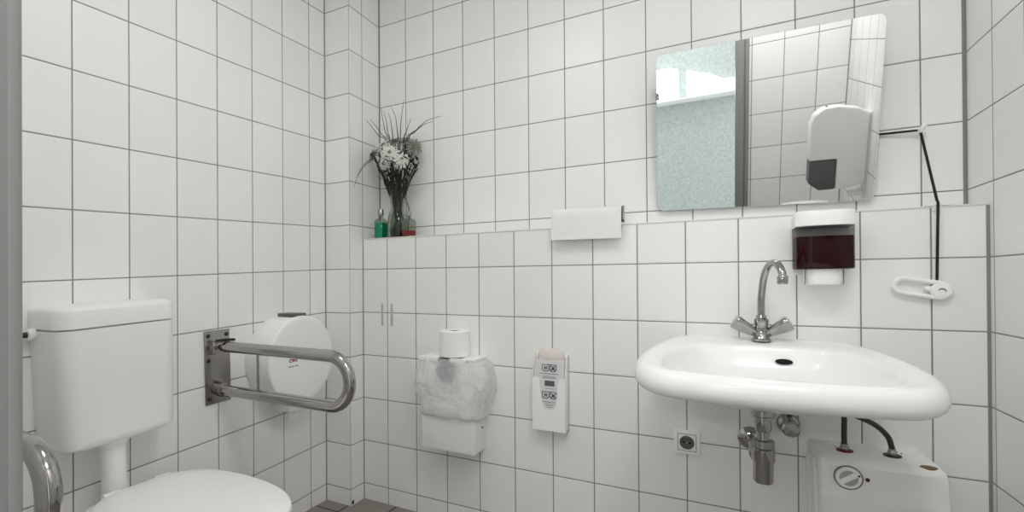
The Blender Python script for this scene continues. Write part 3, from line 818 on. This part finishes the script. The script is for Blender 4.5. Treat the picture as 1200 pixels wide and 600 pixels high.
# ------------------------------------------------------------------ emergency pull cord
ec = thing('emergency_pull_cord', 'white emergency pull handle hanging on a black cord right of the washbasin', 'pull cord', (1.97, -.016, .985))
G1 = Vector((1.999, UB - .022, 1.455)); G2 = Vector((2.002, -.0085, 1.228))
cp = [Vector((1.885, UB - .006, 1.463)), G1 + Vector((-.004, 0, .003)), G1 + Vector((.002, 0, -.006)), G2 + Vector((-.001, .004, .006)), G2 + Vector((0, -.001, -.002)), Vector((1.9985, -.0085, 1.014)), Vector((1.9985, -.0085, 1.0))]
MB().tube(cp, .0033, 10).build('cord', M['cord'], ec)
ha = math.radians(-10.5)
def hp(a, b_, y): return Vector((1.969 + a * math.cos(ha) - b_ * math.sin(ha), y, .9905 + a * math.sin(ha) + b_ * math.cos(ha)))
loop = [hp(.034 + .0205 * math.cos(-PI / 2 + PI * k / 10), .0205 * math.sin(-PI / 2 + PI * k / 10), -.012) for k in range(11)] + [hp(-.042 + .0205 * math.cos(PI / 2 + PI * k / 10), .0205 * math.sin(PI / 2 + PI * k / 10), -.012) for k in range(11)]
hd = MB().tube(loop, .0065, 14, loop=True)
hd.tube([hp(.03, 0, -.012), hp(.002, 0, -.011)], [.009, .007], 12)
hd = hd.build('pull_handle', M['plastic'], ec)
mb = MB(); mb.rings([[hp(.037 + r_ * 1.12 * math.cos(2 * PI * k / 28), r_ * math.sin(2 * PI * k / 28), y) for k in range(28)] for r_, y in ((.019, -.003), (.021, -.006), (.021, -.016), (.018, -.0195), (.006, -.0205))]); mb.build('end_cap', M['plastic'], hd)
mb = MB(); mb.tube([hp(.029, .000, -.0205), hp(.033, .0045, -.0205), hp(.038, .0055, -.0205), hp(.043, .004, -.0205), hp(.046, -.0005, -.0205)], [.0008, .0013, .0015, .0013, .0008], 8); mb.build('printed_mark', M['dark'], hd)
cg = MB()
cg.lathe([(.013, -.0005), (.013, -.004), (.007, -.008)], (2.0015, UB, 1.452), 'y', 18); cg.tube(spline([(2.0015, UB - .006, 1.452), (1.999, UB - .024, 1.455), (2.004, UB - .036, 1.466), (2.011, UB - .03, 1.474)], 5), [.006] * 15 + [.005], 12)
tag(cg.build('cord_guide', M['plastic']), 'small white wall hook guiding the black cord right of the mirror', 'cord guide')
cg = MB(); cg.box(1.974, 2.032, -.0055, .020, LEDGE + .0012, LEDGE + .0042, .001, 1); cg.box(1.993, 2.011, -.0055, -.0025, LEDGE - .012, LEDGE + .0042, .001, 1)
tag(cg.build('cord_clip', M['plastic']), 'flat white clip on the ledge edge where the black cord bends down', 'cord clip')

# ------------------------------------------------------------------ vase with dried flowers, two small bottles
VX, VY, VZ = .163, .052, LEDGE - .002
va = thing('flower_vase', 'clear waisted glass vase of dried flowers in the ledge corner', 'vase', (VX, VY, VZ))
mb = MB()
pr = [(.036, .001), (.047, .004), (.050, .03), (.049, .07), (.043, .105), (.031, .132), (.030, .15), (.036, .185), (.040, .198)]
mb.lathe(pr, (VX, VY, VZ), 'z', 40, cap=False); mb.lathe([(r - .002, h + (.003 if i == 0 else 0)) for i, (r, h) in enumerate(pr)], (VX, VY, VZ), 'z', 40, cap=False)
mb.lathe([(.036, .001), (.0, .001)], (VX, VY, VZ), 'z', 40, cap=False)
mb.build('glass', M['glass'], va)
MB().lathe([(.033, .006), (.044, .008), (.0465, .03), (.046, .052), (.0, .052)], (VX, VY, VZ), 'z', 36).build('water', plain('stale_water', (44, 56, 36), .15, trans=.0, alpha=.35), va)

def head(mb_p, mb_c, c, r, ax, layers=((1., 20, .0), (.9, 17, .4), (.65, 11, .8), (.4, 6, 1.1))):
    ax = ax.normalized(); a = Vector((1, 0, 0)) if abs(ax.x) < .8 else Vector((0, 1, 0))
    e1 = ax.cross(a).normalized(); e2 = ax.cross(e1)
    for sc, n_, lift in layers:
        for k in range(n_):
            an = 2 * PI * (k + random.uniform(-.3, .3)) / n_ + sc * 3
            d = e1 * math.cos(an) + e2 * math.sin(an); sdv = ax.cross(d)
            L_ = r * sc * random.uniform(.85, 1.12); wd = r * .085; lf = lift + random.uniform(-.12, .12)
            p = [c + d * (L_ * t_ * math.cos(lf * (1 - .3 * t_))) + ax * (L_ * t_ * math.sin(lf) - L_ * .25 * t_ * t_) for t_ in (.1, .5, .85, 1.)]
            vs = []
            for pp, ww in zip(p, (.5, 1., .9, .25)): vs += [pp - sdv * wd * ww, pp + sdv * wd * ww, pp + ax * wd * .35]
            fs = []
            for i in range(3):
                o_ = i * 3
                fs += [(o_, o_ + 3, o_ + 5, o_ + 2), (o_ + 2, o_ + 5, o_ + 4, o_ + 1), (o_, o_ + 1, o_ + 4, o_ + 3)]
            mb_p.add(vs, fs)
    mb_c.lathe([(r * .3, -r * .06), (r * .3, r * .12), (r * .2, r * .2), (0, r * .22)], (0, 0, 0), 'z', 14)
    k0 = len(mb_c.v) - 14 * 4
    Mx = Matrix((e1, e2, ax)).transposed()
    mb_c.v[k0:] = [tuple(c + Mx @ Vector(q_)) for q_ in mb_c.v[k0:]]

def pos(pxx, pyy, Y):          # place on the depth plane y = Y of the ledge
    k = (1.83 + Y) / 1.88
    return Vector((.155 + (pxx - 464) * .00485 * k + (Y - .05) * -.72, Y, 1.232 + (275 - pyy) * .00408 * k + (Y - .05) * .13))

flowers = [  # label, head position, radius, petal material, axis
    ('bright white dried flower at the front centre of the vase', (457, 180), .00, .036, 'petal', (.35, -1, .25)),
    ('white dried flower facing left, upper left of the bunch', (449, 170), .03, .034, 'petal', (-.3, -.7, .8)),
    ('white dried flower low on the left of the bunch', (451, 190), .01, .030, 'petal', (-.2, -1, .1)),
    ('flat white dried flower low on the right of the bunch', (471, 190), .005, .034, 'petal', (.5, -.7, .5)),
    ('faded grey dried flower at the far left of the bunch', (437, 179), .02, .030, 'petal_grey', (-.7, -.6, .4)),
    ('faded grey dried flower at the far right of the bunch', (486, 177), .06, .034, 'petal_grey', (.8, -.4, .3)),
    ('faded grey dried flower at the top right of the bunch', (476, 170), .07, .032, 'petal_grey', (.3, -.5, .9)),
    ('faded grey dried flower at the top middle of the bunch', (463, 168), .06, .030, 'petal_grey', (0, -.5, .9)),
]
neck = Vector((VX, VY, VZ + .14))
for i, (lab, (fx, fy), Y, r_, mt, ax) in enumerate(flowers):
    hp_ = pos(fx, fy, Y)
    an = 2 * PI * i / 8 + .4
    foot = Vector((VX + .03 * math.cos(an + PI), VY + .03 * math.sin(an + PI), VZ + .008))
    nk = neck + Vector((.016 * math.cos(an), .016 * math.sin(an), 0))
    f = thing('dried_flower', lab, 'flower', tuple(foot), 'dried flowers in the vase')
    ax = Vector(ax)
    MB().tube(spline([foot, nk, nk.lerp(hp_, .55) + Vector((0, 0, .012)), hp_ - ax.normalized() * .004], 6), [.0034] * 19, 8).build('stem', M['stem'], f)
    mp, mc = MB(), MB()
    head(mp, mc, hp_, r_ * 1.3, ax)
    mp.build('petals', M[mt], f, smooth=False); mc.build('flower_centre', M['eye'], f)
    # narrow dark leaves below the head
    for k in range(5):
        t_ = .35 + .13 * k; p0 = nk.lerp(hp_, t_) + Vector((0, 0, .008))
        d = Vector((random.uniform(-1, 1), random.uniform(-1, .2), random.uniform(.1, 1.))).normalized() * random.uniform(.035, .06)
        sdv = d.cross(Vector((0, 0, 1))).normalized() * .006
        MB().add([p0, p0 + d * .5 + sdv, p0 + d, p0 + d * .5 - sdv, p0 + d * .5 + Vector((0, -.002, .004))], [(0, 1, 4), (1, 2, 4), (2, 3, 4), (3, 0, 4), (0, 3, 2, 1)]).build('leaf', M['leaf'], f, smooth=False)
for k in range(14):
    an = 2.4 * k
    foot = Vector((VX + .036 * math.cos(an + PI), VY + .036 * math.sin(an + PI), VZ + .008)); nk = neck + Vector((.022 * math.cos(an), .022 * math.sin(an), .02))
    top = nk + Vector((.085 * math.cos(an) + .01, .045 * math.sin(an) - .01, .15 + .05 * ((k * 5) % 7) / 7))
    sm = MB().tube(spline([foot, nk, nk.lerp(top, .5) + Vector((0, 0, .02)), top], 6), [.0036] * 12 + [.003] * 7, 7)
    ml = sm
    for q_ in (.45, .7, .95):
        p0 = nk.lerp(top, q_) + Vector((0, 0, .015)); d = Vector((math.cos(an + q_ * 5), math.sin(an + q_ * 5) - .4, .5)).normalized() * .045; sdv = d.cross(Vector((0, 0, 1))).normalized() * .008
        sm.add([p0 - d * .1, p0 + d * .5 + sdv, p0 + d, p0 + d * .5 - sdv, p0 + d * .5 + Vector((0, -.002, .005))], [(0, 1, 4), (1, 2, 4), (2, 3, 4), (3, 0, 4), (0, 3, 2, 1)])
    tag(sm.build('dried_twig', M['leaf']), 'dark leafy dried twig standing among the flowers in the glass vase', 'dried twig', 'dark dried twigs in the vase')
blades = [  # label, points in the bunch
    ('long dry grass blade arching far right of the bunch', [(478, 172, .05), (488, 159, .045), (500, 151, .04), (515, 149, .035)]),
    ('shorter dry grass blade arching right under the longest one', [(476, 172, .05), (485, 162, .05), (496, 155, .05), (506, 153, .05)]),
    ('dry grass blade drooping left across the pillar edge', [(446, 184, .03), (432, 187, -.02), (420, 197, -.06), (412, 214, -.085)]),
    ('second dry grass blade drooping left above the lowest one', [(446, 182, .03), (434, 184, -.01), (424, 190, -.05), (416, 202, -.07)]),
    ('dry grass blade leaning up and left, outermost at top', [(455, 172, .045), (444, 158, .04), (434, 144, .035), (426, 133, .03)]),
    ('dry grass blade leaning up and left, second from the left', [(456, 172, .045), (448, 158, .04), (441, 147, .035), (434, 137, .03)]),
    ('dark dry grass blade standing up beside the wall corner', [(457, 172, .05), (452, 155, .05), (449, 140, .05), (447, 126, .05)]),
    ('dark dry grass blade just right of the wall corner', [(458, 172, .05), (455, 156, .06), (453, 142, .06), (450, 130, .06)]),
    ('thin dry grass blade standing up in the middle', [(461, 172, .05), (460, 155, .05), (458, 142, .05), (456, 134, .05)]),
    ('dry grass blade rising straight to the right of the middle', [(469, 172, .05), (470, 152, .05), (472, 135, .05), (474, 122, .05)]),
    ('thin dry grass blade rising straight beside the tallest one', [(467, 172, .06), (466, 155, .07), (464, 140, .07), (459, 128, .07)]),
    ('short thin dry grass blade above the right flowers', [(473, 172, .05), (476, 160, .05), (479, 152, .05), (482, 146, .05)]),
]
for i, (lab, pp) in enumerate(blades):
    an = 2 * PI * i / 12
    nk = neck + Vector((.02 * math.cos(an), .02 * math.sin(an), .0)); foot = Vector((VX - .03 * math.cos(an), VY - .03 * math.sin(an), VZ + .008))
    pts = spline([foot, nk] + [pos(*q_) for q_ in pp], 6)
    nn = len(pts)
    tag(MB().tube(pts, [.0026 * (1 - .75 * max(0, (k / (nn - 1) - .4) / .6)) for k in range(nn)], 6).build('grass_blade', M['blade']), lab, 'grass blade', 'dry grass in the vase')
# bottles
gb = thing('reed_diffuser_bottle', 'small square bottle of green liquid left of the vase', 'bottle', (.076, .03, LEDGE - .002))
def sq(cx, cy, h, z, r=.006): return rr4(cx - h, cx + h, cy - h, cy + h, min(r, h * .9), z, 4)
zb = LEDGE - .002
MB().rings([sq(.083, .03, .0195, zb + .001), sq(.083, .03, .023, zb + .004), sq(.083, .03, .023, zb + .082), sq(.083, .03, .018, zb + .092), sq(.083, .03, .012, zb + .098, .011), sq(.083, .03, .0105, zb + .128, .01)], True, False).build('glass', M['glass'], gb)
MB().rings([sq(.083, .03, .0185, zb + .0035), sq(.083, .03, .0216, zb + .006), sq(.083, .03, .0216, zb + .076)]).build('liquid', M['green'], gb)
MB().lathe([(.014, .112), (.0145, .114), (.0145, .136), (.012, .139), (.0, .139)], (.083, .03, zb), 'z', 20).build('cap', M['chrome'], gb)
rb = thing('fragrance_bottle', 'small clear bottle with red liquid right of the vase', 'bottle', (.236, .035, LEDGE - .002))
MB().rings([sq(.236, .035, .022, zb + .001), sq(.236, .035, .025, zb + .004), sq(.236, .035, .025, zb + .075), sq(.236, .035, .02, zb + .083), sq(.236, .035, .010, zb + .088, .009), sq(.236, .035, .009, zb + .11, .008)], True, False).build('glass', M['glass'], rb)
MB().rings([sq(.236, .035, .021, zb + .0035), sq(.236, .035, .0235, zb + .006), sq(.236, .035, .0235, zb + .032)]).build('liquid', M['redliq'], rb)
MB().lathe([(.0115, .098), (.012, .1), (.012, .118), (.0, .119)], (.236, .035, zb), 'z', 20).build('cap', M['chrome'], rb)
MB().tube(spline([(.232, .03, zb + .01), (.238, .036, zb + .12), (.225, .03, zb + .17), (.195, .03, zb + .235)], 6), .002, 6).build('reed', M['stem'], rb)

# ------------------------------------------------------------------ disinfectant dispenser on the right wall (seen in the mirror)
dd = thing('hand_dispenser', 'white wall dispenser with grey lower window, reflected in the mirror', 'hand dispenser', (RW, -1.115, 1.2))
Y0, Y1 = -1.165, -1.062
body = [(RW - .004, 1.02), (RW - .004, 1.355), (RW - .05, 1.385), (RW - .13, 1.405), (RW - .185, 1.402), (RW - .222, 1.375), (RW - .236, 1.33), (RW - .236, 1.15), (RW - .122, 1.15), (RW - .122, .995), (RW - .06, 1.0)]
MB().prism(body, 'y', Y0, Y1, .009, 3).build('cover', M['plastic'], dd)
MB().prism([(RW - .234, 1.148), (RW - .124, 1.148), (RW - .124, .997), (RW - .19, .995), (RW - .234, 1.035)], 'y', Y0 + .002, Y1 - .002, .006, 2).build('window', M['grey'], dd)
MB().box(RW - .004, RW - .0005, Y0 - .004, Y1 + .004, .95, 1.36, .001, 1).build('back_plate', M['plastic2'], dd)
MB().prism([(RW - .06, .95), (RW - .06, .965), (RW - .004, .975), (RW - .004, .95)], 'y', Y0 + .02, Y1 - .02, .002, 1).build('drip_edge', M['plastic'], dd)
MB().lathe([(.005, 1.401), (.005, 1.407), (0, 1.4075)], (RW - .17, -1.115, 0), 'z', 12).build('key_slot', M['dark'], dd)

# ------------------------------------------------------------------ lamps
for k, (LX, LY, lab, en) in enumerate(((.72, -.98, 'round white ceiling lamp over the middle of the room', 6.), (1.68, -1.3, 'round white ceiling lamp nearer the doorway, added to fill the lower walls', 13.5))):  # second lamp is added to light the left and lower walls
    cl = thing('ceiling_lamp', lab, 'ceiling lamp', (LX, LY, CEIL), 'ceiling lamps')
    MB().lathe([(.19, 0), (.19, -.02), (.18, -.024)], (LX, LY, CEIL), 'z', 48).build('base', M['plastic'], cl)
    MB().lathe([(.175, -.022), (.17, -.045), (.13, -.065), (.06, -.075), (.0, -.076)], (LX, LY, CEIL), 'z', 48).build('diffuser', M['lamp'], cl)
    la = bpy.data.lights.new('lamp_light', 'AREA'); la.shape = 'DISK'; la.size = .34; la.energy = en; la.color = (1, .992, .992)
    lo = bpy.data.objects.new('lamp_light', la); lo.location = (LX, LY, CEIL - .085); COL.objects.link(lo)
for lab, poly in (('long wall light with sloping end in the corridor, in the mirror', [(1.225, 1.43), (1.60, 1.43), (1.60, 1.46), (1.40, 1.58), (1.225, 1.64)]),
                  ('shorter wall light beside it in the corridor, at the mirror edge', [(.80, 1.43), (1.165, 1.43), (1.165, 1.66), (1.1, 1.68), (.80, 1.68)])):
    wl = thing('wall_light', lab, 'wall light', ((poly[0][0] + poly[1][0]) / 2, CY, 1.43), 'corridor wall lights')
    MB().prism(poly, 'y', CY + .02, CY + .05, .006, 2).build('diffuser', M['lit'], wl)
    MB().prism([(x, z) for x, z in poly], 'y', CY, CY + .02).build('housing', M['corr'], wl)

for x, e_ in ((1.40, 4.5), (.98, 4.5)):      # what the two corridor lights give off
    l2 = bpy.data.lights.new('wall_light_glow', 'AREA'); l2.shape = 'RECTANGLE'; l2.size = .34; l2.size_y = .07; l2.energy = e_; l2.color = (.98, 1, 1)
    o2 = bpy.data.objects.new('wall_light_glow', l2); o2.location = (x, CY + .056, 1.485); o2.rotation_euler = (PI / 2, 0, 0); COL.objects.link(o2)
LX, LY = 1.2, -2.42  # added lamp: brightens the corridor, its reflection and the doorway
cl = thing('ceiling_lamp', 'round white ceiling lamp out in the corridor, added to brighten it', 'ceiling lamp', (LX, LY, CEIL), 'ceiling lamps')
MB().lathe([(.19, 0), (.19, -.02), (.18, -.024)], (LX, LY, CEIL), 'z', 48).build('base', M['plastic'], cl)
MB().lathe([(.175, -.022), (.17, -.045), (.13, -.065), (.06, -.075), (.0, -.076)], (LX, LY, CEIL), 'z', 48).build('diffuser', M['lamp'], cl)
la = bpy.data.lights.new('lamp_light', 'AREA'); la.shape = 'DISK'; la.size = .34; la.energy = 9
lo = bpy.data.objects.new('lamp_light', la); lo.location = (LX, LY, CEIL - .085); COL.objects.link(lo)
wo = bpy.data.worlds.new('World'); SC.world = wo; wo.use_nodes = True
bg = wo.node_tree.nodes['Background']; bg.inputs[0].default_value = (.95, .97, 1, 1); bg.inputs[1].default_value = 2.5

# ------------------------------------------------------------------ camera
cam = bpy.data.cameras.new('camera'); co = bpy.data.objects.new('camera', cam); COL.objects.link(co)
ya, pi_, ro_ = .49705, .00396, -.00604
r = Vector((math.cos(ya), math.sin(ya), 0)); fw = Vector((-math.sin(ya), math.cos(ya), 0)); up = Vector((0, 0, 1))
fw2 = fw * math.cos(pi_) + up * math.sin(pi_); u2 = -fw * math.sin(pi_) + up * math.cos(pi_)
r3 = r * math.cos(ro_) + u2 * math.sin(ro_); u3 = -r * math.sin(ro_) + u2 * math.cos(ro_)
co.matrix_world = Matrix(((r3.x, u3.x, -fw2.x, 1.47013), (r3.y, u3.y, -fw2.y, -1.83432), (r3.z, u3.z, -fw2.z, 1.02031), (0, 0, 0, 1)))
cam.sensor_width = 36; cam.lens = 36 * 576.23 / 1200
cam.shift_x = (600 - 529.41) / 1200; cam.shift_y = (326.26 - 300) / 1200
cam.clip_start = .01
SC.camera = co
SC.cycles.max_bounces = 24; SC.cycles.diffuse_bounces = 16; SC.cycles.transparent_max_bounces = 16
SC.view_settings.view_transform = 'Standard'; SC.view_settings.look = 'None'
SC.view_settings.gamma = 1; SC.view_settings.use_curve_mapping = False
SC.view_settings.exposure = -.76
